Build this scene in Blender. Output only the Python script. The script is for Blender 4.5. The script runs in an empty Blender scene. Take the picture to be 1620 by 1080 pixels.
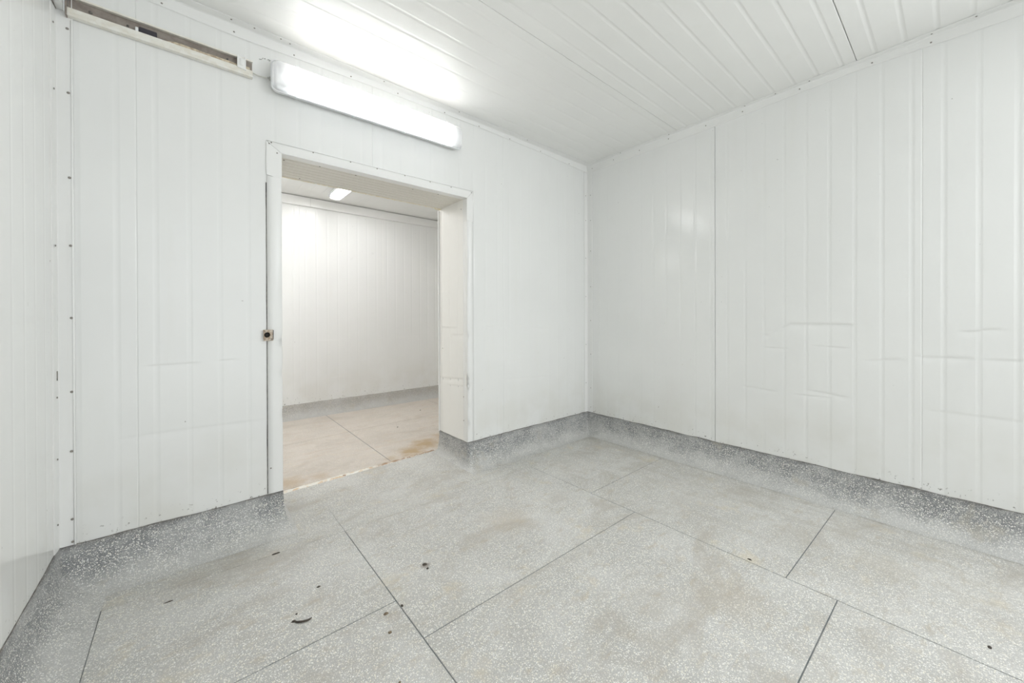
import bpy, bmesh, math, random
from mathutils import Vector, Matrix, noise
random.seed(4)
S = bpy.context.scene
COL = S.collection
H = 1.193                    # camera height over the floor (m)

# ------------------------------------------------------------------ camera, light, exposure
def make_camera():
    f_px, yaw, pitch, roll, cy = 600.665, 0.70613, -0.00382, -0.00281, 502.84
    f = Vector((math.sin(yaw)*math.cos(pitch), math.cos(yaw)*math.cos(pitch), math.sin(pitch)))
    rt = Vector((math.cos(yaw), -math.sin(yaw), 0)); up = rt.cross(f)
    r2 = rt*math.cos(roll) + up*math.sin(roll); u2 = -rt*math.sin(roll) + up*math.cos(roll)
    cd = bpy.data.cameras.new('camera'); co = bpy.data.objects.new('camera', cd); COL.objects.link(co)
    m = Matrix.Identity(4)
    for i in range(3): m[i][0] = r2[i]; m[i][1] = u2[i]; m[i][2] = -f[i]
    m[0][3], m[1][3], m[2][3] = 0, 0, H
    co.matrix_world = m
    cd.sensor_width = 36; cd.lens = f_px/1620*36
    cd.shift_y = (cy-540)/1620; cd.clip_start = 0.02
    S.camera = co
make_camera()
W = bpy.data.worlds.new('world'); S.world = W; W.use_nodes = True
W.node_tree.nodes['Background'].inputs[0].default_value = (0.94, 0.97, 1.0, 1)
W.node_tree.nodes['Background'].inputs[1].default_value = 1.35
TUBE = 12.8                  # radiance of the fluorescent tubes
al = bpy.data.lights.new('added_fill_behind_camera', 'AREA'); al.shape = 'RECTANGLE'; al.size = 1.2; al.size_y = .5  # unseen fill added behind the camera to brighten the left wall
al.energy = 34; al.color = (.96, .985, 1.0)
ao = bpy.data.objects.new('added_fill_behind_camera', al); COL.objects.link(ao); ao.location = (2.9, -1.5, 2.15)
ao.rotation_euler = Vector((-1, .35, -.35)).to_track_quat('-Z', 'Y').to_euler()
al2 = bpy.data.lights.new('added_fill_far_room', 'AREA'); al2.shape = 'RECTANGLE'; al2.size = 1.2; al2.size_y = .4  # unseen fill added to lift the far room and the jamb
al2.energy = 10.5; al2.color = (1.0, .99, .985)
ao2 = bpy.data.objects.new('added_fill_far_room', al2); COL.objects.link(ao2); ao2.location = (-.35, 3.75, 2.35)
ao2.rotation_euler = Vector((1, -.1, -.55)).to_track_quat('-Z', 'Y').to_euler()
S.view_settings.view_transform = 'Standard'; S.view_settings.look = 'None'
S.view_settings.gamma = 1; S.view_settings.use_curve_mapping = False
S.view_settings.exposure = 0.31
S.cycles.diffuse_bounces = 8; S.cycles.max_bounces = 14; S.cycles.transparent_max_bounces = 12

# ------------------------------------------------------------------ node helpers
class NT:
    def __init__(s, name):
        s.m = bpy.data.materials.new(name); s.m.use_nodes = True
        s.t = s.m.node_tree; s.b = s.t.nodes['Principled BSDF']
        s.co = s.n('ShaderNodeTexCoord').outputs['Object']
        s.sep = None
    def n(s, t, **k):
        nd = s.t.nodes.new(t)
        for a, v in k.items(): setattr(nd, a, v)
        return nd
    def l(s, a, b): s.t.links.new(a, b)
    def xyz(s, i):
        if s.sep is None:
            s.sep = s.n('ShaderNodeSeparateXYZ'); s.l(s.co, s.sep.inputs[0])
        return s.sep.outputs[i]
    def val(s, inp, v):
        if hasattr(v, 'links') or hasattr(v, 'is_linked'): s.l(v, inp)
        else: inp.default_value = v
    def mapping(s, scale, loc=(0, 0, 0)):
        m = s.n('ShaderNodeMapping'); m.inputs['Scale'].default_value = scale; m.inputs['Location'].default_value = loc
        s.l(s.co, m.inputs['Vector']); return m.outputs[0]
    def noise(s, scale, detail=3, rough=0.5, vec=None, dist=0):
        n = s.n('ShaderNodeTexNoise'); n.inputs['Scale'].default_value = scale
        n.inputs['Detail'].default_value = detail; n.inputs['Roughness'].default_value = rough
        n.inputs['Distortion'].default_value = dist
        s.l(vec if vec is not None else s.co, n.inputs['Vector']); return n.outputs['Fac']
    def voro(s, scale, feature='F1', out='Distance', vec=None, rand=1.0):
        n = s.n('ShaderNodeTexVoronoi'); n.feature = feature; n.inputs['Scale'].default_value = scale
        n.inputs['Randomness'].default_value = rand
        s.l(vec if vec is not None else s.co, n.inputs['Vector']); return n.outputs[out]
    def ramp(s, v, a, b, lo=0.0, hi=1.0):
        n = s.n('ShaderNodeMapRange'); n.interpolation_type = 'SMOOTHSTEP'
        s.val(n.inputs['Value'], v); n.inputs['From Min'].default_value = a; n.inputs['From Max'].default_value = b
        n.inputs['To Min'].default_value = lo; n.inputs['To Max'].default_value = hi; return n.outputs['Result']
    def math(s, op, a, b=0.0):
        n = s.n('ShaderNodeMath', operation=op); s.val(n.inputs[0], a); s.val(n.inputs[1], b); return n.outputs[0]
    def mix(s, fac, a, b, mode='MIX'):
        n = s.n('ShaderNodeMix', data_type='RGBA', blend_type=mode)
        s.val(n.inputs['Factor'], fac)
        for k, v in ((6, a), (7, b)):
            if isinstance(v, tuple): n.inputs[k].default_value = (*v[:3], 1)
            else: s.l(v, n.inputs[k])
        return n.outputs[2]
    def spot(s, x, y, z, r, soft=0.5):
        """1 inside a ball about (x,y,z), irregular rim"""
        c = s.n('ShaderNodeVectorMath', operation='DISTANCE'); s.l(s.co, c.inputs[0]); c.inputs[1].default_value = (x, y, z)
        d = s.math('ADD', c.outputs['Value'], s.math('MULTIPLY', s.math('SUBTRACT', s.noise(9/r*0.25, 4, .65), .5), r*1.3))
        return s.ramp(d, r, r*soft, 0, 1)
    def bump(s, h, strength, dist=0.001):
        n = s.n('ShaderNodeBump'); n.inputs['Strength'].default_value = strength; n.inputs['Distance'].default_value = dist
        s.l(h, n.inputs['Height']); s.l(n.outputs[0], s.b.inputs['Normal'])
    def fin(s, col, rough, spec=0.5, metal=0.0):
        s.val(s.b.inputs['Base Color'], (*col, 1) if isinstance(col, tuple) else col)
        s.val(s.b.inputs['Roughness'], rough)
        s.b.inputs['Specular IOR Level'].default_value = spec; s.b.inputs['Metallic'].default_value = metal
        return s.m

def panel_mat(name, col, rough, grime=True):
    t = NT(name)
    n1 = t.noise(1.6, 3, .5)
    c = t.mix(t.ramp(n1, .3, .7), tuple(x*0.975 for x in col), col)
    # fine vertical soiling and faint yellow patches
    n2 = t.noise(1.0, 4, .6, t.mapping((7, 7, .8)))
    c = t.mix(t.ramp(n2, .55, .8, 0, .10), c, (.70, .69, .60))
    if grime:   # dirt specks along the foot of the panels
        z = t.xyz(2)
        low = t.ramp(z, .30, .19, 0, 1)
        sp = t.noise(60, 4, .6)
        c = t.mix(t.math('MULTIPLY', t.ramp(low, .0, 1), t.ramp(sp, .63, .70)), c, (.20, .19, .17))
        c = t.mix(t.math('MULTIPLY', t.ramp(z, .75, .2, 0, .28), t.ramp(t.noise(4, 3), .35, .7)), c, (.66, .64, .56))
        sp2 = t.noise(38, 2, .5)
        c = t.mix(t.ramp(sp2, .775, .80, 0, .55), c, (.30, .28, .25))
    t.bump(t.noise(7, 2, .5), .05, .01)
    r = t.math('ADD', t.math('MULTIPLY', t.noise(5, 4), .10), rough-.05)
    return t.fin(c, r, .5)

def terrazzo(name, matrix, chip, chipamt, tone=None, cove=False, warm=0.0):
    t = NT(name)
    vec = t.co
    v1 = t.voro(175, 'F1', 'Distance'); vc = t.voro(175, 'F1', 'Color')
    v2 = t.voro(260, 'F1', 'Distance'); vc2 = t.voro(260, 'F1', 'Color')
    sc = t.n('ShaderNodeSeparateColor'); t.l(vc, sc.inputs[0])
    sc2 = t.n('ShaderNodeSeparateColor'); t.l(vc2, sc2.inputs[0])
    size = t.math('ADD', t.math('MULTIPLY', sc.outputs[0], .32), .20)
    big = t.ramp(t.math('SUBTRACT', v1, size), .06, -.06)
    big = t.math('MULTIPLY', big, t.ramp(sc.outputs[1], 1-chipamt, 1-chipamt+.1))
    small = t.math('MULTIPLY', t.ramp(v2, .42, .28), t.ramp(sc2.outputs[1], 1-chipamt*.9, 1.05-chipamt*.9))
    base = t.mix(t.ramp(t.noise(3.2, 5, .6), .3, .7), tuple(x*.88 for x in matrix), matrix)
    base = t.mix(t.ramp(t.noise(330, 2, .6), .35, .65, 0, .65), base, tuple(x*.68 for x in matrix))
    chipc = t.mix(sc.outputs[2], chip, tuple(x*y for x, y in zip(chip, (.93, .90, .82))))
    if cove:
        zc_ = t.math('ADD', t.xyz(2), t.math('MULTIPLY', t.math('SUBTRACT', t.noise(7, 4, .6), .5), .15))
        base = t.mix(t.ramp(zc_, -.02, .12), (.50, .50, .485), base)
    c = t.mix(t.math('MULTIPLY', small, .75), base, chipc)
    c = t.mix(big, c, chipc)
    # occasional dark chips
    c = t.mix(t.math('MULTIPLY', t.ramp(sc2.outputs[2], .93, .96), t.ramp(v2, .4, .3, 0, .6)), c, (.20, .20, .19))
    hz = t.ramp(t.noise(2.6, 5, .62, t.mapping((1, 1, 1), (3, 1, 0)), .6), .40, .68, 0, 1)
    if cove:
        z = t.xyz(2)
        zz = t.math('ADD', z, t.math('MULTIPLY', t.math('SUBTRACT', t.noise(7, 4, .6), .5), .16))
        up = t.ramp(zz, -.015, .07)                      # polished dark skirting above, worn and dusty below
        haze = t.mix(.5, (.62, .615, .60), chip)
        c = t.mix(t.math('MULTIPLY', t.math('SUBTRACT', 1.0, up), .14), c, haze)
        c = t.mix(t.math('MULTIPLY', hz, .14), c, (.58, .58, .575))
        edge = t.ramp(z, .165, .196)
        c = t.mix(t.math('MULTIPLY', edge, t.ramp(t.noise(14, 3), .35, .6, .35, .85)), c, (.16, .155, .15))
        pt = t.ramp(t.noise(5, 5, .7, t.mapping((1, 1, 1.5), (4, 9, 3))), .44, .62, .0, .42)
        c = t.mix(pt, c, (.56, .56, .55))
        ys = t.ramp(t.noise(6, 4, .6, t.mapping((1, 1, 1), (8, 4, 2))), .58, .72, 0, .40)
        c = t.mix(ys, c, (.46, .42, .34))
    else:
        c = t.mix(t.math('MULTIPLY', hz, .27), c, tone or (.80, .80, .785))
        dk = t.ramp(t.noise(2.2, 6, .68, t.mapping((1, 1.6, 1), (5, 9, 0)), .8), .48, .70, 0, .55)
        c = t.mix(dk, c, (.43, .395, .34))
        dk2 = t.ramp(t.noise(9, 5, .65, t.mapping((1, 2.2, 1), (1, 2, 0))), .54, .72, 0, .50)
        c = t.mix(dk2, c, (.46, .40, .31))
        yl = t.ramp(t.noise(5.0, 4, .6, t.mapping((1, 1, 1), (2, 7, 0))), .57, .74, 0, .45)
        c = t.mix(yl, c, (.66, .58, .43))
        speck = t.ramp(t.noise(60, 3, .5, t.mapping((1, 1, 1), (4, 4, 1))), .745, .775, 0, .75)
        c = t.mix(speck, c, (.16, .14, .12))
    if warm:
        c = t.mix(warm, c, (.80, .71, .63))
    return t, c, big

M = {}
WALLC = (.86, .867, .855)
M['panel'] = panel_mat('white_coated_steel', WALLC, .165)
M['panel_far'] = panel_mat('white_coated_steel_far', WALLC, .30)
M['ceil'] = panel_mat('white_ceiling_steel', (.865, .868, .85), .33, False)
M['trim'] = panel_mat('white_trim_steel', (.87, .873, .86), .32, False)
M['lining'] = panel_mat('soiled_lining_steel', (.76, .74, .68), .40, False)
M['jamb'] = panel_mat('jamb_lining_steel', (.90, .89, .86), .36, False)
def simple(name, col, rough, spec=.5, metal=0., nz=None):
    t = NT(name)
    c = col if nz is None else t.mix(t.ramp(t.noise(nz[0], 4, .6), .35, .65), col, nz[1])
    return t.fin(c, rough, spec, metal)
M['caulk'] = simple('dark_caulk', (.13, .125, .12), .8, .2, 0, (40, (.30, .28, .25)))
M['joint'] = simple('joint_filler', (.17, .19, .20), .7, .2, 0, (20, (.24, .25, .25)))
M['jointd'] = simple('joint_line_grey', (.35, .35, .33), .7, .3)  # flat grey for the joint line in the far trim
M['screw'] = simple('dull_screw', (.36, .35, .33), .45, .5, .3, (300, (.22, .19, .16)))
M['core'] = simple('plain_backing', (.72, .72, .70), .7)
M['foam'] = simple('foam_edge', (.80, .72, .52), .9, .1, 0, (60, (.88, .86, .78)))
M['rail'] = simple('rail_aluminium', (.86, .85, .80), .38, .5, .0, (30, (.80, .77, .69)))
M['railin'] = simple('rail_inside_grime', (.36, .32, .285), .6, .3, .0, (22, (.27, .235, .21)))
M['tape'] = simple('yellowed_strip', (.74, .66, .50), .5, .4, 0, (60, (.48, .38, .27)))
M['black'] = simple('black_rubber', (.045, .04, .05), .5)
M['hole'] = simple('dark_bore', (.03, .028, .026), .6)
M['rusty'] = simple('stained_plate', (.66, .60, .52), .5, .4, 0, (90, (.40, .29, .20)))
M['housing'] = simple('lamp_housing_plastic', (.80, .81, .81), .4)
M['white_edge'] = simple('white_edge_highlight', (.93, .935, .925), .25)  # hem whiter than its trim, an edge highlight put into the colour
M['rim'] = simple('lamp_rim_plastic', (.78, .79, .80), .35)
M['clip'] = simple('clear_clip', (.86, .88, .89), .25)
M['cable'] = simple('grey_cable', (.66, .66, .60), .5)
M['gland'] = simple('grey_gland', (.42, .42, .40), .5)
M['debris'] = simple('black_debris', (.05, .045, .04), .8, .2, 0, (200, (.12, .10, .08)))
M['crumb'] = simple('brown_crumb', (.17, .13, .09), .85, .2, 0, (300, (.30, .24, .16)))
M['white_crumb'] = simple('flaking_mortar', (.84, .82, .76), .8, .2, 0, (45, (.70, .56, .42)))

t, c, chips = terrazzo('terrazzo_floor', (.59, .585, .565), (.93, .925, .90), .80)
c = t.mix(t.math('MULTIPLY', t.spot(.862, 1.655, 0, .032, .2), .75), c, (.22, .18, .15))
c = t.mix(t.math('MULTIPLY', t.spot(1.42, 1.72, 0, .22, .1), .30), c, (.50, .42, .31))
c = t.mix(t.math('MULTIPLY', t.spot(1.75, .62, 0, .20, .1), .30), c, (.48, .41, .31))
c = t.mix(t.math('MULTIPLY', t.spot(2.5, .25, 0, .18, .1), .30), c, (.46, .41, .32))
c = t.mix(t.math('MULTIPLY', t.spot(.62, 1.46, 0, .05, .2), .30), c, (.36, .30, .24))
c = t.mix(t.math('MULTIPLY', t.spot(1.0, 2.95, 0, .12, .2), .25), c, (.60, .45, .30))
c = t.mix(t.math('MULTIPLY', t.spot(.80, 2.46, 0, .16, .2), .25), c, (.62, .50, .33))
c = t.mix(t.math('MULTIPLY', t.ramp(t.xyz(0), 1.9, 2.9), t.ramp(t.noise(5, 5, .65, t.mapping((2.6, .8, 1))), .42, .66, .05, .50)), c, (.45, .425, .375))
t.bump(chips, .25, .0006)
M['floor'] = t.fin(c, t.ramp(t.noise(4, 4), .3, .7, .42, .60), .4)
t, c, chips = terrazzo('terrazzo_border', (.585, .58, .56), (.90, .90, .865), .78, (.80, .80, .785))
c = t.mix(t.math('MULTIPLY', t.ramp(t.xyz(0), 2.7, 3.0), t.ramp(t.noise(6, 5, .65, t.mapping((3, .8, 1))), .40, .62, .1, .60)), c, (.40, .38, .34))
t.bump(chips, .25, .0006)
M['border'] = t.fin(c, t.ramp(t.noise(4, 4), .3, .7, .42, .60), .4)
t, c, chips = terrazzo('terrazzo_skirting', (.25, .258, .265), (.90, .90, .89), .72, cove=True)
t.bump(chips, .3, .0006)
M['cove'] = t.fin(c, t.ramp(t.noise(6, 4), .3, .7, .30, .50), .45)
t, c, chips = terrazzo('terrazzo_warm_floor', (.66, .62, .57), (.86, .81, .74), .6, (.80, .75, .70), warm=.30)
for x, y, r, a in ((1.50, 3.15, .17, .95), (1.70, 3.25, .20, .95), (1.30, 3.10, .08, .5), (1.95, 3.35, .16, .7), (.55, 3.12, .16, .55), (.75, 3.1, .1, .4)):
    c = t.mix(t.math('MULTIPLY', t.spot(x, y, 0, r, .1), a), c, (.50, .36, .20))
c = t.mix(t.ramp(t.noise(3, 5, .6, t.mapping((1, 4, 1))), .5, .72, 0, .35), c, (.58, .46, .36))
t.bump(chips, .15, .0005)
M['floor_warm'] = t.fin(c, .55, .35)
t, c, chips = terrazzo('terrazzo_far_skirting', (.46, .44, .41), (.78, .76, .72), .5, cove=True)
M['cove_far'] = t.fin(c, .5, .4)

# lamp materials
def emis(name, col, s):
    m = bpy.data.materials.new(name); m.use_nodes = True; nt = m.node_tree
    b = nt.nodes['Principled BSDF']; b.inputs['Base Color'].default_value = (.9, .9, .9, 1)
    b.inputs['Emission Color'].default_value = (*col, 1); b.inputs['Emission Strength'].default_value = s
    return m
M['tube'] = emis('tube_glow', (.95, .98, 1.0), TUBE)
M['tube_far'] = emis('tube_glow_far', (1.0, .99, .98), 92.0)
M['tube_warm'] = emis('tube_glow_warm', (1.0, .93, .86), TUBE*.7)
def cover_mat():
    m = bpy.data.materials.new('prismatic_cover'); m.use_nodes = True; nt = m.node_tree
    for n in list(nt.nodes): nt.nodes.remove(n)
    o = nt.nodes.new('ShaderNodeOutputMaterial')
    tr = nt.nodes.new('ShaderNodeBsdfTransparent'); tr.inputs[0].default_value = (.97, .97, .97, 1)
    tl = nt.nodes.new('ShaderNodeBsdfTranslucent'); tl.inputs[0].default_value = (.93, .94, .95, 1)
    gl = nt.nodes.new('ShaderNodeBsdfGlossy'); gl.inputs['Roughness'].default_value = .2
    df = nt.nodes.new('ShaderNodeBsdfDiffuse'); df.inputs[0].default_value = (.93, .94, .95, 1)
    a = nt.nodes.new('ShaderNodeMixShader'); a.inputs[0].default_value = .45
    d = nt.nodes.new('ShaderNodeMixShader'); d.inputs[0].default_value = .35
    b = nt.nodes.new('ShaderNodeMixShader'); b.inputs[0].default_value = .05
    nt.links.new(tl.outputs[0], d.inputs[1]); nt.links.new(df.outputs[0], d.inputs[2])
    nt.links.new(tr.outputs[0], a.inputs[1]); nt.links.new(d.outputs[0], a.inputs[2])
    nt.links.new(a.outputs[0], b.inputs[1]); nt.links.new(gl.outputs[0], b.inputs[2])
    nt.links.new(b.outputs[0], o.inputs[0])
    return m
M['cover'] = cover_mat()

# ------------------------------------------------------------------ object helpers
def link(name, me, mat, parent=None, kind=None, label=None):
    if mat is not None and not me.materials: me.materials.append(mat)
    o = bpy.data.objects.new(name, me); COL.objects.link(o)
    if parent is not None: o.parent = parent
    if kind: o['kind'] = kind
    if label: o['label'] = label
    return o
def empty(name, loc=(0, 0, 0), kind=None):
    o = bpy.data.objects.new(name, None); COL.objects.link(o); o.location = loc; o.empty_display_size = .1
    if kind: o['kind'] = kind
    return o
def tag(o, label, cat, group=None):
    o['label'] = label; o['category'] = cat
    if group: o['group'] = group
class MB:
    def __init__(s): s.v = []; s.f = []; s.sm = []
    def add(s, vs, fs, smooth=False):
        k = len(s.v); s.v += [tuple(v) for v in vs]; s.f += [tuple(i+k for i in f) for f in fs]; s.sm += [smooth]*len(fs)
    def box(s, x0, x1, y0, y1, z0, z1, bev=0.0):
        if bev <= 0:
            vs = [(x, y, z) for x in (x0, x1) for y in (y0, y1) for z in (z0, z1)]
            s.add(vs, [(0, 1, 3, 2), (4, 6, 7, 5), (0, 4, 5, 1), (2, 3, 7, 6), (0, 2, 6, 4), (1, 5, 7, 3)]); return
        bm = bmesh.new(); bmesh.ops.create_cube(bm, size=1)
        for v in bm.verts:
            v.co = Vector(((x0+x1)/2+v.co.x*(x1-x0), (y0+y1)/2+v.co.y*(y1-y0), (z0+z1)/2+v.co.z*(z1-z0)))
        bmesh.ops.bevel(bm, geom=bm.edges[:], offset=bev, segments=2, profile=.5, affect='EDGES')
        s.bm(bm)
    def bm(s, bm, smooth=True):
        bm.verts.index_update()
        s.add([v.co[:] for v in bm.verts], [[v.index for v in f.verts] for f in bm.faces], smooth); bm.free()
    def tube(s, pts, r, n=8, cap=True, rs=None):
        pts = [Vector(p) for p in pts]; rings = []
        for i, p in enumerate(pts):
            d = (pts[min(i+1, len(pts)-1)]-pts[max(i-1, 0)]).normalized()
            a = d.orthogonal().normalized() if i == 0 else (rings_a - d*rings_a.dot(d)).normalized()
            rings_a = a; b = d.cross(a); rr = rs[i] if rs else r
            rings.append([p+(a*math.cos(2*math.pi*k/n)+b*math.sin(2*math.pi*k/n))*rr for k in range(n)])
        vs = [v for R_ in rings for v in R_]; fs = []
        for i in range(len(pts)-1):
            for k in range(n):
                fs.append((i*n+k, i*n+(k+1) % n, (i+1)*n+(k+1) % n, (i+1)*n+k))
        if cap: fs.append(tuple(range(n))[::-1]); fs.append(tuple((len(pts)-1)*n+k for k in range(n)))
        s.add(vs, fs, True)
    def prism(s, poly, axis, a, b):
        """poly: 2D points in the two other axes (ordered), extruded along axis a..b"""
        def P(u, v, w): return {0: (w, u, v), 1: (u, w, v), 2: (u, v, w)}[axis]
        n = len(poly)
        s.add([P(u, v, a) for u, v in poly]+[P(u, v, b) for u, v in poly],
              [tuple(range(n))[::-1], tuple(range(n, 2*n))]+[(i, (i+1) % n, n+(i+1) % n, n+i) for i in range(n)])
    def mesh(s, name, fix=True):
        me = bpy.data.meshes.new(name); me.from_pydata(s.v, [], s.f)
        me.polygons.foreach_set('use_smooth', s.sm); me.update()
        if fix:
            bm = bmesh.new(); bm.from_mesh(me); bmesh.ops.recalc_face_normals(bm, faces=bm.faces[:]); bm.to_mesh(me); bm.free()
        return me
    def build(s, name, mat, parent=None, kind=None, label=None):
        return link(name, s.mesh(name), mat, parent, kind, label)

RIB0, RIB = .066, .1235
def rib_section(u0, u1, joint, seam0=True, seam1=True, deep=1.0, open_=()):
    """(u, d) samples across one panel; d is how far the face stands out of the panel plane"""
    pts = []
    dp0 = [-.006 if any(abs(u-o) < .002 for o in open_) else -.0016 for u in (u0, u1)]
    pts += [(u0+(.0014 if dp0[0] < -.005 else .0), dp0[0]), (u0+(.0018 if dp0[0] < -.005 else .0012), -.0008), (u0+.0024, 0), (u0+.006, 0)] if seam0 else [(u0, 0)]
    c = joint+RIB0-RIB*2
    while c < u1-.02:
        if c > u0+.02:
            for du, d in ((-.0145, 0), (-.011, 0), (-.0065, -.0009), (0, -.0008), (.0065, -.0009), (.011, 0), (.0145, 0)):
                pts.append((c+du, d*deep))
        c += RIB
    pts += [(u1-.006, 0), (u1-.0024, 0), (u1-(.0018 if dp0[1] < -.005 else .0012), -.0008), (u1-(.0014 if dp0[1] < -.005 else .0), dp0[1])] if seam1 else [(u1, 0)]
    return pts
def panel(mapf, u0, u1, v0, v1, joint, parent, mat, name='panel', seam0=True, seam1=True, dents=(), hole=None, flip=False, jit=0, deep=1.15, open_=()):
    sec = rib_section(u0, u1, joint, seam0, seam1, deep, open_)
    us = set()
    rows = {round(v0, 4), round(v1, 4)}
    v = v0
    while v < v1: rows.add(round(v, 4)); v += .08
    extra = []
    for pl, A, w in dents:
        lo = min(p[1] for p in pl)-w*3; hi = max(p[1] for p in pl)+w*3
        if max(p[0] for p in pl) < u0 or min(p[0] for p in pl) > u1: continue
        v = lo
        while v < hi: rows.add(round(v, 3)); v += .005
        u = min(p[0] for p in pl)-.06
        while u < max(p[0] for p in pl)+.06:
            if u0+.02 < u < u1-.02: extra.append(u)
            u += .02
    if hole:
        rows |= {round(hole[2], 4), round(hole[3], 4)}
        extra += [h for h in hole[:2] if u0 < h < u1]
    # insert extra columns by linear interpolation of the section
    for u in extra:
        if any(abs(u-p[0]) < .002 for p in sec): continue
        for i in range(len(sec)-1):
            if sec[i][0] < u < sec[i+1][0]:
                a, b = sec[i], sec[i+1]; k = (u-a[0])/(b[0]-a[0]); sec.insert(i+1, (u, a[1]+(b[1]-a[1])*k)); break
    rows = sorted(r for r in rows if v0-1e-6 <= r <= v1+1e-6)
    rr = [rows[0]]
    for r in rows[1:]:
        if r-rr[-1] > .0015: rr.append(r)
    rows = rr
    def dent(u, v):
        d = 0
        for pl, A, w in dents:
            if u < pl[0][0]-.08 or u > pl[-1][0]+.08: continue
            for i in range(len(pl)-1):
                a, b = pl[i], pl[i+1]
                if u < a[0] and i > 0: continue
                if u > b[0] and i < len(pl)-2: continue
                k = (u-a[0])/(b[0]-a[0]); kc = min(1, max(0, k)); vc = a[1]+(b[1]-a[1])*kc
                over = max(0, a[0]-u, u-b[0]); e = math.exp(-(over/.03)**2)
                s_ = v-vc
                ww = w*.45 if s_ > 0 else w*1.6
                d -= A*e*math.exp(-(s_/ww)**2)
                break
        return d
    n = len(sec); vs = []; fs = []
    for v in rows:
        for u, d in sec:
            wob = .0005*noise.noise(Vector((u*2.3+jit, v*1.7, jit)))
            vs.append(mapf(u, v, d+wob+dent(u, v)))
    for j in range(len(rows)-1):
        for i in range(n-1):
            if hole:
                cu = (sec[i][0]+sec[i+1][0])/2; cv = (rows[j]+rows[j+1])/2
                if hole[0] < cu < hole[1] and hole[2] < cv < hole[3]: continue
            a = j*n+i; q = (a, a+1, a+n+1, a+n)
            fs.append(q[::-1] if flip else q)
    me = bpy.data.meshes.new(name); me.from_pydata(vs, [], fs); me.polygons.foreach_set('use_smooth', [True]*len(fs)); me.update()
    return link(name, me, mat, parent)

XL, XR, YD, YB, ZC = -.433, 3.19, 2.522, -3.4, 2.766     # left wall, right wall, doorway wall, rear end, ceiling
DX0, DX1, DZ = .411, 1.683, 2.133                        # doorway
YI, YF, ZI = 2.955, 5.12, 2.64                           # far side of the thick wall, far wall, far ceiling
PT = .004                                                # sheet stands this much off its backing

# ------------------------------------------------------------------ walls (backing cores with steel-faced panels)
def wall_core(name, boxes):
    m = MB()
    for b in boxes: m.box(*b)
    return m.build(name, M['core'], None, 'structure')
DT = .0028
wb = wall_core('wall_back', [(XL-.1, DX0-.004, YD+.010, YI-.01, 0, ZC+.1), (DX1+.004, XR+.1, YD+.010, YI-.01, 0, ZC+.1), (DX0-.004, DX1+.004, YD+.010, YI-.01, DZ+.006, ZC+.1)])
wl = wall_core('wall_left', [(XL-.1, XL-.010, YB, YD+.010, 0, ZC+.1)])
wr = wall_core('wall_right', [(XR+.010, XR+.1, YB, YD+.010, 0, ZC+.1)])
back_dents = [([(-.124, .958), (.012, .959)], DT*.6, .012), ([(-.21, .63), (-.02, .628), (.298, .618)], DT*.6, .014), ([(.145, .964), (.172, .966)], DT*.6, .01),
              ([(1.82, 1.109), (2.05, 1.10)], DT*.7, .012), ([(2.2, 1.10), (2.54, 1.077)], DT*.7, .012), ([(2.08, .652), (2.54, .631)], DT*.7, .014), ([(2.1, .80), (2.25, .81)], DT*.4, .01)]
right_dents = [([(.888, 1.053), (.755, 1.133), (.455, 1.133)], DT*1.6, .016), ([(.868, .963), (.803, .962)], DT, .010),
               ([(.60, .99), (.48, .985)], DT*.6, .010), ([(.337, .918), (.242, .933)], DT, .012), ([(.115, .955), (-.024, .959)], DT*1.3, .012),
               ([(-.046, 1.103), (-.119, 1.119)], DT*1.4, .012), ([(-.119, .957), (-.30, .962)], DT*.8, .014), ([(1.031, .663), (.868, .653)], DT, .012),
               ([(.632, .688), (.486, .673)], DT, .012), ([(.09, .654), (-.30, .654)], DT*.8, .016), ([(.56, .655), (.70, .65)], DT*.7, .01)]
right_dents = [(sorted(p), a, w) for p, a, w in right_dents]
mapB = lambda u, v, d: (u, YD-d, v)
mapR = lambda u, v, d: (XR-d, u, v)
mapL = lambda u, v, d: (XL+d, u, v)
hole = (DX0-.004, DX1+.004, -.1, DZ+.004)
for i, (a, b, j) in enumerate(((XL, -.184, -.184-1.12), (-.184, .936, -.184), (.936, 2.056, .936), (2.056, XR, 2.056))):
    panel(mapB, a, b, .19, ZC, j, wb, M['panel'], seam0=i > 0, seam1=i < 3, dents=back_dents, hole=hole if i in (1, 2) else None, jit=i*3.1)
yy = 2.371; ys = [YD]
while yy > YB: ys.append(yy); yy -= 1.12
ys.append(YB)
for i in range(len(ys)-1):
    panel(mapR, ys[i+1], ys[i], .19, ZC, 1.251-1.12*4, wr, M['panel'], seam0=ys[i+1] > YB+.01, seam1=i > 0, dents=right_dents, flip=True, jit=20+i, open_=(1.251,))
left_dents = [([(1.55, .93), (1.75, .95)], DT*.4, .02), ([(1.2, .62), (1.5, .63)], DT*.4, .02)]
for i, (a, b) in enumerate(((YB, -1.78), (-1.78, -.66), (-.66, .46), (.46, 1.58), (1.58, YD))):
    panel(mapL, a, b, .19, ZC, 1.58-1.12*4, wl, M['panel'], seam0=i > 0, seam1=i < 4, dents=left_dents, jit=40+i, deep=.4)

# ceiling
m = MB(); m.box(XL-.1, XR+.1, YB, YI, ZC+.010, ZC+.11)
ce = m.build('ceiling', M['core'], None, 'structure')
mapC = lambda u, v, d: (v, u, ZC-d)
cj = [YD, 1.545, .405, -.735, -1.875, -3.015, YB]
for i in range(len(cj)-1):
    panel(mapC, cj[i+1], cj[i], XL, XR, cj[i+1] if i else cj[1], ce, M['ceil'], deep=2.0, open_=(1.545, .405), seam0=i < len(cj)-2, seam1=i > 0, flip=False, jit=60+i)

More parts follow.
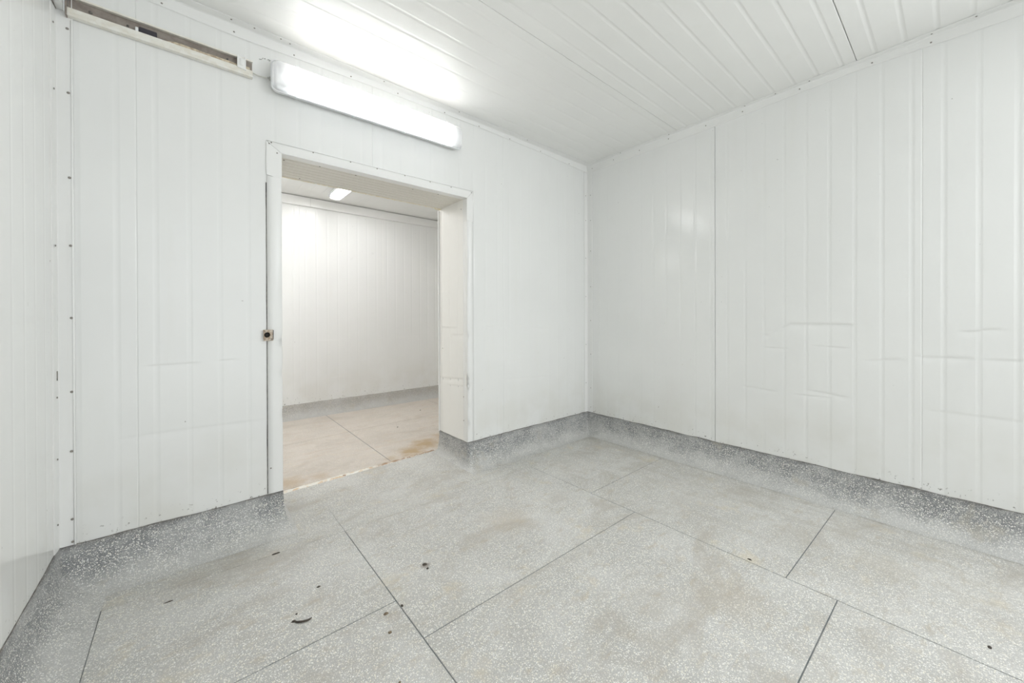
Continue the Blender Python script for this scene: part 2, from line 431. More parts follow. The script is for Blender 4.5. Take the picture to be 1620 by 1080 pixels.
# ------------------------------------------------------------------ floor of terrazzo slabs cast between joint strips
fl_m = MB(); fl_m.box(XL-.1, XR+.1, YB, YF+.1, -.10, -.0022)
fl = fl_m.build('floor', M['joint'], None, 'structure')
G = .0022
def slab(poly, mat, name='slab', g=G, z=0.0):
    P = [Vector((x, y)) for x, y in poly]; n = len(P); ins = []
    c = sum(P, Vector((0, 0)))/n
    area = sum(P[i].x*P[(i+1) % n].y-P[(i+1) % n].x*P[i].y for i in range(n))
    if area < 0: P = P[::-1]
    for i in range(n):
        a, b, d = P[i-1], P[i], P[(i+1) % n]
        n1 = Vector((-(b-a).y, (b-a).x)).normalized(); n2 = Vector((-(d-b).y, (d-b).x)).normalized()
        m_ = n1+n2; m_ = m_/m_.dot(n1); ins.append(m_)
    vs = []; 
    for zz, k in ((z-.012, g), (z-.0010, g), (z, g+.0012)):
        vs += [(p.x+q.x*k, p.y+q.y*k, zz) for p, q in zip(P, ins)]
    fs = [tuple(range(2*n, 3*n))]
    for r in range(2):
        fs += [(r*n+i, r*n+(i+1) % n, (r+1)*n+(i+1) % n, (r+1)*n+i) for i in range(n)]
    me = bpy.data.meshes.new(name); me.from_pydata(vs, [], fs); me.update()
    return link(name, me, mat, fl)
A, B_, Cc, LB = .660, 2.066, 3.018, -.277               # joint lines running away from the camera
yb = lambda x: 2.262 - (x+.277)*.050 if x < .66 else 2.215-(x-.66)*.012
slab([(LB, 1.531), (A, 1.531), (A, yb(A)), (LB, yb(LB))], M['floor'])
slab([(LB, .45), (A, .45), (A, 1.531), (LB, 1.531)], M['floor'])
slab([(LB, -.65), (A, -.65), (A, .45), (LB, .45)], M['floor'])
slab([(LB, YB), (A, YB), (A, -.65), (LB, -.65)], M['floor'])
slab([(A, 1.285), (B_, 1.275), (B_, yb(B_)), (A, yb(A))], M['floor'])
slab([(A, .350), (B_, .325), (B_, 1.275), (A, 1.285)], M['floor'])
slab([(A, -.75), (B_, -.75), (B_, .325), (A, .350)], M['floor'])
slab([(A, YB), (B_, YB), (B_, -.75), (A, -.75)], M['floor'])
slab([(B_, 1.604), (Cc, 1.613), (Cc, yb(Cc)), (B_, yb(B_))], M['floor'])
slab([(B_, .506), (Cc, .486), (Cc, 1.613), (B_, 1.604)], M['floor'])
slab([(B_, -.60), (Cc, -.60), (Cc, .486), (B_, .506)], M['floor'])
slab([(B_, YB), (Cc, YB), (Cc, -.60), (B_, -.60)], M['floor'])
# border strips under and beside the coved skirting, and the strip that runs into the doorway
g2 = .0008
slab([(XL-.05, yb(LB)), (LB, yb(LB)), (A, yb(A)), (A, YD+.03), (DX0-.02, YD+.03), (XL-.05, YD+.03)], M['border'], 'border_strip', g2)
slab([(A, yb(A)), (B_, yb(B_)), (Cc, yb(Cc)), (XR+.05, yb(Cc)), (XR+.05, YD+.03), (DX1+.02, YD+.03), (A, YD+.03)], M['border'], 'border_strip', .0002)
slab([(Cc, YB), (XR+.05, YB), (XR+.05, yb(Cc)), (Cc, yb(Cc))], M['border'], 'border_strip', g2)
slab([(XL-.05, YB), (LB, YB), (LB, yb(LB)), (XL-.05, yb(LB))], M['border'], 'border_strip', .0002)
slab([(DX0-.02, YD+.03), (A, YD+.03), (DX1+.02, YD+.03), (DX1+.02, 3.045), (DX0-.02, 2.99)], M['border'], 'doorway_strip', .0001, -.0002)
# far room floor
for a, b in ((-.2, 1.27), (1.27, 2.60), (2.60, 3.9)):
    ym = 4.02+.09*((a+b)/2)*.9
    slab([(a, 2.99+.02*a), (b, 2.99+.03*b), (b, 4.03+.055*b), (a, 4.03+.055*a)], M['floor_warm'], g=.0028)
    slab([(a, 4.03+.055*a), (b, 4.03+.055*b), (b, YF+.02), (a, YF+.02)], M['floor_warm'], g=.0028)

# ------------------------------------------------------------------ coved terrazzo skirting
PROF = [(0, .193), (.004, .192), (.0065, .17), (.010, .14), (.017, .11), (.030, .078), (.048, .050), (.071, .027), (.098, .011), (.128, .003), (.155, .0006)]
def cove(name, path, mat, h=1.0, capn=False):
    """path nodes: x, y, ox, oy (offset direction at that node)"""
    nodes = []
    for i in range(len(path)-1):
        a, b = path[i], path[i+1]; L = math.hypot(b[0]-a[0], b[1]-a[1]); n = max(1, int(L/.04))
        for k in range(n):
            t_ = k/n; nodes.append([a[j]+(b[j]-a[j])*t_ for j in range(4)])
    nodes.append(list(path[-1]))
    vs = []; fs = []; n = len(PROF)
    for x, y, ox, oy in nodes:
        jz = 1+.020*noise.noise(Vector((x*9, y*9, 1.3)))+.03*noise.noise(Vector((x*2, y*2, 5)))*0.6
        for k, (o, z) in enumerate(PROF):
            w = .006*noise.noise(Vector((x*5, y*5, z*6)))*min(1, o/.03)
            vs.append((x+ox*(o+w), y+oy*(o+w), z*h*jz))
    for i in range(len(nodes)-1):
        for k in range(n-1):
            a = i*n+k; fs.append((a, a+1, a+n+1, a+n))
    me = bpy.data.meshes.new(name); me.from_pydata(vs, [], fs); me.polygons.foreach_set('use_smooth', [True]*len(fs)); me.update()
    bm = bmesh.new(); bm.from_mesh(me); bmesh.ops.recalc_face_normals(bm, faces=bm.faces[:])
    up = sum(f.normal.z for f in bm.faces)
    if up < 0: bmesh.ops.reverse_faces(bm, faces=bm.faces[:])
    bm.to_mesh(me); bm.free()
    return link(name, me, mat, None, 'structure')
JO = .34
c1 = cove('baseboard_left', [(XL, YB, 1, 0), (XL, YD, 1, -1)], M['cove'])
c2 = cove('baseboard_back_left', [(XL, YD, 1, -1), (DX0, YD, JO, -1), (DX0, YD+.02, JO, 0), (DX0, YI+.01, JO, 0)], M['cove'])
c3 = cove('baseboard_back_right', [(XR, YD, -1, -1), (DX1, YD, -JO, -1), (DX1, YD+.02, -JO, 0), (DX1, YI+.01, -JO, 0)], M['cove'])
c4 = cove('baseboard_right', [(XR, YB, -1, 0), (XR, YD, -1, -1)], M['cove'])
# thin bead of dirty sealant along the top of the skirting
def bead(pts, parent, r=.0032):
    m = MB(); P = []
    for (x0, y0), (x1, y1) in zip(pts, pts[1:]):
        L = math.hypot(x1-x0, y1-y0); n = max(2, int(L/.03))
        for k in range(n): P.append((x0+(x1-x0)*k/n, y0+(y1-y0)*k/n))
    P.append(pts[-1])
    q = [(x, y, .1935+.004*noise.noise(Vector((x*9, y*9, 1.3)))+.0035*noise.noise(Vector((x*2, y*2, 5)))) for x, y in P]
    rs = [max(.0008, r*(.75+.9*noise.noise(Vector((x*14, y*14, 2))))) for x, y in P]
    m.tube(q, r, 5, True, rs); o = m.build('sealant', M['caulk'], parent); return o
bead([(XL+.001, YB), (XL+.001, YD)], c1, .0022); bead([(XL, YD-.002), (DX0, YD-.002)], c2)
bead([(DX0+.001, YD), (DX0+.001, YI)], c2, .002)
bead([(XR, YD-.002), (DX1, YD-.002)], c3); bead([(DX1-.001, YD), (DX1-.001, YI)], c3, .002); bead([(XR-.002, YB), (XR-.002, YD)], c4)

# ------------------------------------------------------------------ folded steel trims
_screw = None
def screw_mesh():
    global _screw
    if _screw is None:
        bm = bmesh.new(); bmesh.ops.create_uvsphere(bm, u_segments=8, v_segments=4, radius=1)
        m = MB(); m.bm(bm); _screw = m.mesh('screw'); _screw.materials.append(M['screw'])
    return _screw
def screws(parent, pts, n, r=.0042):
    ax = Vector(n)
    for p in pts:
        o = bpy.data.objects.new('screw', screw_mesh()); COL.objects.link(o); o.parent = parent
        o.location = p; o.scale = [r*(.45 if abs(a) > .5 else 1) for a in ax]
def strip(name, pts, axis_n, t_, mat, parent=None, kind=None):
    """ribbon of sheet steel: pts = list of cross sections, each a list of 3D points; thickness by solidify"""
    n = len(pts[0]); vs = [tuple(p) for s_ in pts for p in s_]; fs = []
    for i in range(len(pts)-1):
        for k in range(n-1): a = i*n+k; fs.append((a, a+1, a+n+1, a+n))
    me = bpy.data.meshes.new(name); me.from_pydata(vs, [], fs); me.update()
    # orient towards axis_n
    s_ = sum((f.normal.dot(Vector(axis_n)) for f in me.polygons))
    if s_ < 0: me.flip_normals()
    o = link(name, me, mat, parent, kind)
    md = o.modifiers.new('t', 'SOLIDIFY'); md.thickness = t_; md.offset = 1
    return o
def lin(a, b, step=.1):
    n = max(1, int(abs(b-a)/step)); return [a+(b-a)*i/n for i in range(n+1)]
def prof(tab, x):
    for (a, va), (b, vb) in zip(tab, tab[1:]):
        if x <= b: k = max(0, (x-a)/(b-a)); return va+(vb-va)*k
    return tab[-1][1]
# ceiling to doorway wall: wavering lower edge
lowB = [(XL, 2.712), (-.1, 2.711), (.02, 2.706), (.22, 2.702), (.37, 2.706), (.98, 2.722), (1.73, 2.728), (2.55, 2.719), (3.1, 2.698), (XR, 2.695)]
secs = []
for x in lin(XL, XR, .07):
    z = prof(lowB, x); w = .0015*noise.noise(Vector((x*6, 0, 0)))
    secs.append([(x, YD-.001, z), (x, YD-.0035, z+.003), (x, YD-.004+w, z+.02), (x, YD-.006, ZC-.008), (x, YD-.012, ZC-.004), (x, YD-.03, ZC-.0035), (x, YD-.058+.006*math.sin(x*1.3), ZC-.003), (x, YD-.060+.006*math.sin(x*1.3), ZC-.0005)])
t1 = strip('trim_1', secs, (0, -1, -1), .0012, M['trim'], None, 'structure')
screws(t1, [(x, YD-.0065, z) for x, z in [(-.091, 2.723), (.194, 2.722), (.478, 2.723), (.799, 2.729), (1.112, 2.74), (1.482, 2.735), (1.80, 2.735), (2.126, 2.73), (2.5, 2.728), (2.9, 2.715)]], (0, 1, 0), .0045)
screws(t1, [(x, y, ZC-.006) for x, y in [(.18, 2.481), (.281, 2.475), (.405, 2.475), (.452, 2.485), (1.0, 2.478), (1.587, 2.476), (2.3, 2.48)]], (0, 0, 1), .0045)
lowR = [(YB, 2.70), (-.18, 2.697), (-.05, 2.703), (.15, 2.713), (.43, 2.722), (.71, 2.716), (1.4, 2.692), (1.92, 2.692), (2.34, 2.684), (YD, 2.69)]
secs = []
for y in lin(YB, YD, .07):
    z = prof(lowR, y); e = prof([(YB, .047), (-.05, .046), (.6, .041), (1.1, .030), (1.6, .036), (2.3, .039), (YD, .04)], y)
    secs.append([(XR-.001, y, z), (XR-.0035, y, z+.003), (XR-.004, y, z+.02), (XR-.006, y, ZC-.008), (XR-.012, y, ZC-.004), (XR-.025, y, ZC-.0035), (XR-e, y, ZC-.003), (XR-e-.002, y, ZC-.0005)])
t2 = strip('trim_2', secs, (-1, 0, -1), .0012, M['trim'], None, 'structure')
screws(t2, [(XR-.0065, y, z) for y, z in [(.097, 2.726), (.339, 2.735), (.70, 2.74), (1.051, 2.731), (1.318, 2.728), (1.631, 2.733), (1.91, 2.727), (2.192, 2.728), (2.45, 2.72)]], (1, 0, 0), .0045)
screws(t2, [(x, y, ZC-.006) for x, y in [(3.155, -.064), (3.16, .094), (3.165, .643), (3.163, .835), (3.17, 1.031), (3.165, 1.618), (3.165, 2.1)]], (0, 0, 1), .0045)
# ceiling to left wall (out of the picture above the frame edge)
secs = [[(XL+.001, y, 2.70), (XL+.004, y, 2.703), (XL+.006, y, ZC-.008), (XL+.012, y, ZC-.004), (XL+.045, y, ZC-.003), (XL+.047, y, ZC-.0005)] for y in lin(YB, YD, .4)]
strip('trim_3', secs, (1, 0, -1), .0012, M['trim'], None, 'structure')
# vertical corner angle, left
secs = []
for z in lin(.197, 2.70, .1):
    w = .0012*noise.noise(Vector((z*3, 3, 0)))
    secs.append([(XL-.0015, YD-.070, z), (XL+.0012, YD-.063, z), (XL+.004+w, YD-.03, z), (XL+.005, YD-.006, z), (XL+.007, YD-.005, z), (XL+.03, YD-.0045+w, z), (XL+.048, YD-.0045, z), (XL+.0505, YD-.008, z), (XL+.0525, YD-.0075, z), (XL+.053, YD-.001, z)])
t4 = strip('trim_4', secs, (1, -1, 0), .0012, M['trim'], None, 'structure')
screws(t4, [(x, YD-.0075, z) for x, z in [(-.395, 2.451), (-.393, 2.173), (-.391, 1.804), (-.389, 1.508), (-.388, 1.192), (-.389, .869), (-.391, .609), (-.39, .311), (-.389, .212)]], (0, 1, 0), .0055)
screws(t4, [(XL+.007, y, z) for y, z in [(2.468, 2.437), (2.473, 2.16), (2.479, 1.499), (2.489, .853), (2.489, .589), (2.487, .31)]], (1, 0, 0), .0045)
m = MB(); m.tube([(XL+.0500, YD-.0050, .2), (XL+.0500, YD-.0050, 2.49)], .0042, 8); m.build('hem', M['white_edge'], t4)
m = MB(); m.box(XL+.005, XL+.0068, YD-.030, YD-.020, .925, .965); m.build('scratch_slot', M['caulk'], t4)
# vertical corner angle, right
secs = []
for z in lin(.197, 2.69, .1):
    w = .0012*noise.noise(Vector((z*3, 9, 0)))
    secs.append([(XR-.052, YD-.001, z), (XR-.050, YD-.0045, z), (XR-.03, YD-.0045+w, z), (XR-.008, YD-.006, z), (XR-.005, YD-.009, z), (XR-.0045+w, YD-.04, z), (XR-.0045, YD-.068, z), (XR-.001, YD-.071, z)])
t5 = strip('trim_5', secs, (-1, -1, 0), .0012, M['trim'], None, 'structure')
screws(t5, [(XR-.007, YD-.05, z) for z in (2.45, 2.188, 1.871, 1.5, 1.15, .8, .45, .25)], (1, 0, 0), .0042)
screws(t5, [(XR-.030, YD-.007, z) for z in (2.449, 2.192, 1.8, 1.4, .9, .5)], (0, 1, 0), .0042)

# ------------------------------------------------------------------ doorway: casing, linings, sill
door = empty('door_1', (DX0, YD, 0), 'structure')
def dp(name, mb, mat, label=None):
    o = mb.build(name, mat, None, None, label); o.parent = door; o.matrix_parent_inverse = Matrix.Translation((-DX0, -YD, 0)); return o
OL, OR, OT = .338, 1.741, 2.198
yf = YD-.005
def casing(name, poly, ret=None, off=0.0):
    """flat folded plate on the wall face, outline in x,z, with a small raised outer hem"""
    m = MB(); n = len(poly); y0, y1 = YD-.0005, yf-off
    m.prism(poly, 1, y1, y0)
    if ret: 
        for b in ret: m.box(*b)
    return dp(name, m, M['trim'])
def hem(m, x0, z0, x1, z1, r=.0022):
    m.tube([(x0, yf-.0012, z0), (x1, yf-.0012, z1)], r, 6)
# head
m = MB(); m.prism([(OL, OT-.012), (OR, OT-.005), (DX1, DZ), (DX0, DZ)], 1, yf, YD-.0005)
m.box(DX0, DX1, yf, YD+.055, DZ-.0012, DZ+.0005); hem(m, OL, OT-.012, OR, OT-.005)
dp('head_casing', m, M['trim'])
# left side: short upper piece, long lower one lapping it
m = MB(); m.prism([(OL, OT-.014), (DX0, DZ-.002), (DX0, 1.985), (OL, 1.995)], 1, yf-.0006, YD-.0005); hem(m, OL, OT-.014, OL, 1.995, .0015)
m.box(DX0-.0005, DX0+.0015, yf, YD+.055, 1.985, DZ-.002)
dp('side_casing', m, M['trim'])
def wavy_side(x_in, x_out, z0, z1, amp, sgn, hits=()):
    m = MB(); vs = []; fs = []
    zs = lin(z0, z1, .02)
    for z in zs:
        w = 0; dx = 0
        for hz, a in hits: e = math.exp(-((z-hz)/.03)**2); w += a*e*noise.noise(Vector((z*30, 2, 0)))+a*.5*e; dx += a*.8*e
        w += amp*noise.noise(Vector((z*7, x_in, 0)))
        k = 1 if z < 1.0 else .3
        dn = amp*1.5*noise.noise(Vector((z*22, 8, 0)))*k
        vs += [(x_out, YD-.0005, z), (x_out, yf-.001, z), (x_out*.6+x_in*.4, yf-.001+w*.6, z), (x_in-sgn*(.002), yf+w, z), (x_in-sgn*dx+sgn*.0005, yf+.002+abs(w), z),
               (x_in+sgn*.0015-sgn*dx*.5, YD+.015+dn, z), (x_in+sgn*(.0018)-sgn*dn, YD+.035, z), (x_in+sgn*.0012, YD+.055, z), (x_in-sgn*.001, YD+.056, z)]
    n = 9
    for i in range(len(zs)-1):
        for k in range(n-1): a = i*n+k; fs.append((a, a+1, a+n+1, a+n))
    m.add(vs, fs, True); return m
o = dp('side_casing', wavy_side(DX0, OL+.001, .197, 1.990, .0016, 1, [(1.058, .006), (.876, .004), (.64, .004)]), M['trim'])
# right side
m = MB(); m.prism([(OR, OT-.006), (DX1, DZ-.002), (DX1, 1.955), (OR, 1.95)], 1, yf-.0006, YD-.0005); hem(m, OR, OT-.006, OR, 1.95, .0015)
m.box(DX1-.0015, DX1+.0005, yf, YD+.055, 1.955, DZ-.002)
dp('side_casing', m, M['trim'])
dp('side_casing', wavy_side(DX1, OR-.001, .197, 1.952, .0022, -1, [(1.043, .006), (.70, .012), (.632, .013), (.5, .004), (.35, .006)]), M['trim'])
dark = MB(); dark.tube([(OL-.0015, YD-.002, z) for z in lin(.20, 1.95, .05)], .002, 5, True, [max(.0006, .0018+.0018*noise.noise(Vector((z*5, 0, 7)))) for z in lin(.20, 1.95, .05)])
dp('sealant', dark, M['caulk'])
dark = MB(); dark.tube([(OR+.001, YD-.001, z) for z in lin(.20, 1.93, .05)], .001, 5)
dp('sealant', dark, M['caulk'])
# jamb linings (ribbed sheet on the thickness of the wall)
jamb_dents = [([(2.70, 1.098), (2.92, 1.10)], .0028, .018), ([(2.55, 1.045), (2.72, 1.04)], .0026, .016), ([(2.60, .685), (2.92, .66)], .0038, .020), ([(2.54, .632), (2.80, .612)], .0032, .018)]
pr = panel(lambda u, v, d: (DX1-d, u, v), YD+.01, YI, .19, DZ, 2.66-.066, door, M['jamb'], 'jamb_lining', False, False, jamb_dents, flip=True, jit=90)
pl_ = panel(lambda u, v, d: (DX0+d, u, v), YD+.01, YI, .19, DZ, 2.66-.066, door, M['jamb'], 'jamb_lining', False, False, (), jit=91)
hd = panel(lambda u, v, d: (v, u, DZ-d), YD+.01, YI-.03, DX0, DX1, 2.56-.066, door, M['lining'], 'head_lining', False, False, (), jit=92)
for o in (pr, pl_, hd): o.matrix_parent_inverse = Matrix.Translation((-DX0, -YD, 0))
# soiled fine ridges on the head lining
m = MB()
for k in range(7):
    y = YD+.075+k*.052
    m.box(DX0+.002, DX1-.002, y, y+.003, DZ-.0022, DZ-.0002)
dp('lining_ridges', m, M['lining'])
# ragged foam and flange at the back edge of the head
m = MB(); vs = []; fs = []; xs = lin(DX0, DX1, .012)
for x in xs:
    f1 = .003*noise.noise(Vector((x*40, 0, 0)))+.004*noise.noise(Vector((x*11, 1, 0)))
    big = .010*math.exp(-((x-1.655)/.03)**2)
    vs += [(x, YI-.03, DZ+.001), (x, YI-.026+f1, DZ-.003-abs(f1)-big), (x, YI-.016+f1, DZ-.002-big), (x, YI-.008, DZ+.012)]
for i in range(len(xs)-1):
    for k in range(3): a = i*4+k; fs.append((a, a+1, a+5, a+4))
m.add(vs, fs, True); dp('foam_edge', m, M['foam'])
m = MB(); m.box(DX1-.012, DX1-.001, YI-.004, YI+.004, .19, DZ-.012); dp('jamb_flange', m, M['trim'])
m = MB(); m.box(DX0+.001, DX0+.012, YI-.004, YI+.004, .19, DZ-.012); dp('jamb_flange', m, M['trim'])
def dscrews(pts, n, r):
    before = set(bpy.data.objects)
    screws(door, pts, n, r)
    for o in set(bpy.data.objects)-before: o.matrix_parent_inverse = Matrix.Translation((-DX0, -YD, 0))
dscrews([(x, yf-.001, z) for x, z in [(.352, 2.172), (.362, 2.180), (.390, 2.128), (.577, 2.183), (.794, 2.183), (.965, 2.183), (1.162, 2.184), (1.359, 2.185), (1.537, 2.185), (1.725, 2.182)]], (0, 1, 0), .0042)
dscrews([(x, y, DZ-.002) for x, y in [(.44, 2.615), (.579, 2.892), (.629, 2.581), (.85, 2.589), (1.262, 2.602), (1.463, 2.585)]], (0, 0, 1), .005)
dscrews([(DX1-.0035, 2.57, .36), (DX1-.003, 2.572, .55), (DX1-.003, 2.9, .92), (DX1-.003, 2.60, 2.06)], (1, 0, 0), .0045)
dscrews([(.352, yf-.001, .34)], (0, 1, 0), .0042)
# crumbling white sill strip across the doorway
m = MB(); vs = []; fs = []; xs = lin(DX0+.02, DX1-.005, .008)
for x in xs:
    k = (x-DX0)/(DX1-DX0); y = 2.975+.068*k
    w = (.027*(1-.35*k))*(1+.5*noise.noise(Vector((x*26, 3, 0))))
    hgt = max(.0006, .0045+.005*noise.noise(Vector((x*30, 1, 0))))
    j = .005*noise.noise(Vector((x*17, 6, 0)))
    vs += [(x, y-w+j, -.001), (x, y-w*.5+j, hgt), (x, y+w*.4+j, hgt*.8), (x, y+w+j, -.001)]
for i in range(len(xs)-1):
    for k in range(3): a = i*4+k; fs.append((a, a+1, a+5, a+4))
m.add(vs, fs, False)
t = NT('sill_mortar')
cc = t.mix(t.ramp(t.noise(26, 4, .6), .48, .62), (.88, .86, .80), (.74, .60, .44))
cc = t.mix(t.ramp(t.noise(34, 4, .6, t.mapping((1, 1, 1), (5, 5, 5))), .60, .68), cc, (.24, .13, .08))
cc = t.mix(t.math('MULTIPLY', t.ramp(t.xyz(0), 1.02, 1.22), t.ramp(t.noise(18, 4, .6), .35, .6, .15, 1)), cc, (.42, .29, .20))
M['sill'] = t.fin(cc, .8, .2)
dp('sill_strip', m, M['sill'])
# latch keeper plate on the left casing
k = empty('latch_keeper', (.342, YD-.006, 1.092)); tag(k, 'small stained square latch keeper with a dark round bore on the left doorway edge', 'latch')
def kp(name, mb, mat):
    o = mb.build(name, mat, None); o.parent = k; o.matrix_parent_inverse = Matrix.Translation((-.342, -(YD-.006), -1.092)); return o
bm = bmesh.new(); cx, cz, rr = .336, 1.094, .0148
m = MB(); n = 24; ring = []; outer = []
for i in range(n):
    a = 2*math.pi*i/n; ring.append((cx+rr*math.cos(a), cz+rr*math.sin(a)))
    s_ = 1/max(abs(math.cos(a)), abs(math.sin(a))); outer.append((.342+.023*math.cos(a)*s_, 1.092+.031*math.sin(a)*s_))
for y0, y1 in ((YD-.018, YD-.007),):
    vs = [(x, y0, z) for x, z in ring]+[(x, y0, z) for x, z in outer]+[(x, y1, z) for x, z in outer]+[(x, y1, z) for x, z in ring]
    fs = []
    for i in range(n):
        j = (i+1) % n; fs += [(i, j, n+j, n+i), (n+i, n+j, 2*n+j, 2*n+i), (3*n+i, 3*n+j, j, i), (2*n+i, 2*n+j, 3*n+j, 3*n+i)]
    m.add(vs, fs)
kp('plate', m, M['rusty'])
m = MB(); m.tube([(cx, YD-.0195, cz), (cx, YD-.0165, cz)], .0145, 20, False, [.0178, .0168]); m.tube([(cx, YD-.0195, cz), (cx, YD-.007, cz)], .0148, 20, False); kp('bore_rim', m, M['tape'])
m = MB(); m.tube([(cx, YD-.0068, cz), (cx, YD-.0062, cz)], .0158, 20); kp('bore', m, M['hole'])
m = MB(); m.prism([(.350, 1.062), (.3665, 1.068), (.3665, 1.120), (.3625, 1.120), (.3625, 1.071), (.350, 1.0655)], 1, YD-.020, YD-.006); kp('bent_edge', m, M['caulk'])
for x, z in ((.324, 1.115), (.324, 1.070), (.355, 1.073)):
    m = MB(); m.tube([(x, YD-.0195, z), (x, YD-.017, z)], .0028, 8); kp('screw', m, M['screw'])

# ------------------------------------------------------------------ far room
mapF = lambda u, v, d: (u, YF-d, v)
wf = wall_core('wall_far', [(-.7, 4.2, YF+.010, YF+.1, 0, ZI+.1)])
for a, b in ((-.10, 1.018), (1.018, 2.030), (2.030, 3.15), (3.15, 4.15)):
    panel(mapF, a, b, .14, ZI, a, wf, M['panel_far'], jit=70+a, seam0=True, seam1=True, dents=[([(a+.25, .9), (a+.5, .91)], DT*.5, .02), ([(a+.3, .42), (a+.8, .44)], DT*.5, .02)])
wi = wall_core('wall_far_left', [(-.7, -.6, YI, YF+.1, 0, ZI+.1)])
wj = wall_core('wall_far_right', [(4.15, 4.25, YI, YF+.1, 0, ZI+.1)])
m = MB(); m.box(-.7, 4.25, YI-.01, YF+.1, ZI+.010, ZI+.11); cf = m.build('ceiling_far', M['core'], None, 'structure')
x = -.6; i = 0
while x < 4.1:
    panel(lambda u, v, d: (u, v, ZI-d), x, min(4.15, x+1.12), YI, YF, x, cf, M['ceil'], jit=80+i, flip=True); x += 1.12; i += 1
m = MB(); m.box(-.7, DX0-.0, YI-.008, YI, .0, ZI, 0); m.box(DX1, 4.2, YI-.008, YI, 0, ZI); m.box(DX0, DX1, YI-.008, YI, DZ+.012, ZI)
m.build('wall_far_front', M['panel'], None, 'structure')
# white square trunking along the top of the far wall
m = MB(); m.box(-.6, 4.1, YF-.045, YF-.002, 2.527, 2.632, .004); tf = m.build('trim_6', M['trim'], None, 'structure')
m = MB(); m.box(1.13, 1.1315, YF-.0458, YF-.02, 2.528, 2.631); m.build('joint', M['jointd'], tf)
cove('baseboard_far', [(-.6, YF, 0, -1), (4.1, YF, 0, -1)], M['cove_far'], .80)
# debris on the far floor
def lump(name, x, y, r, mat, sx=1, sy=1, sz=.45, seed=0, z0=0.0):
    bm = bmesh.new(); bmesh.ops.create_icosphere(bm, subdivisions=2, radius=1)
    for v in bm.verts:
        k_ = 1+.45*noise.noise(v.co*1.7+Vector((seed, 0, 0))); v.co = Vector((v.co.x*r*sx*k_, v.co.y*r*sy*k_, max(-.2, v.co.z)*r*sz*k_))
    zmin = min(v.co.z for v in bm.verts)
    for v in bm.verts: v.co.z -= zmin
    mm = MB(); mm.bm(bm); o = mm.build(name, mat); o.location = (x, y, z0); return o
o = lump('crumb', 2.30, 4.05, .010, M['debris'], seed=1); tag(o, 'larger black crumb on the pink floor beyond the doorway, near the right jamb', 'crumb')
o = lump('crumb', 1.72, 3.93, .008, M['debris'], seed=2); tag(o, 'small dark crumb beyond the doorway, left of the larger black crumb', 'crumb')
o = lump('crumb', 2.25, 4.45, .008, M['debris'], seed=3); tag(o, 'farthest tiny dark crumb on the pink floor beyond the doorway', 'crumb')

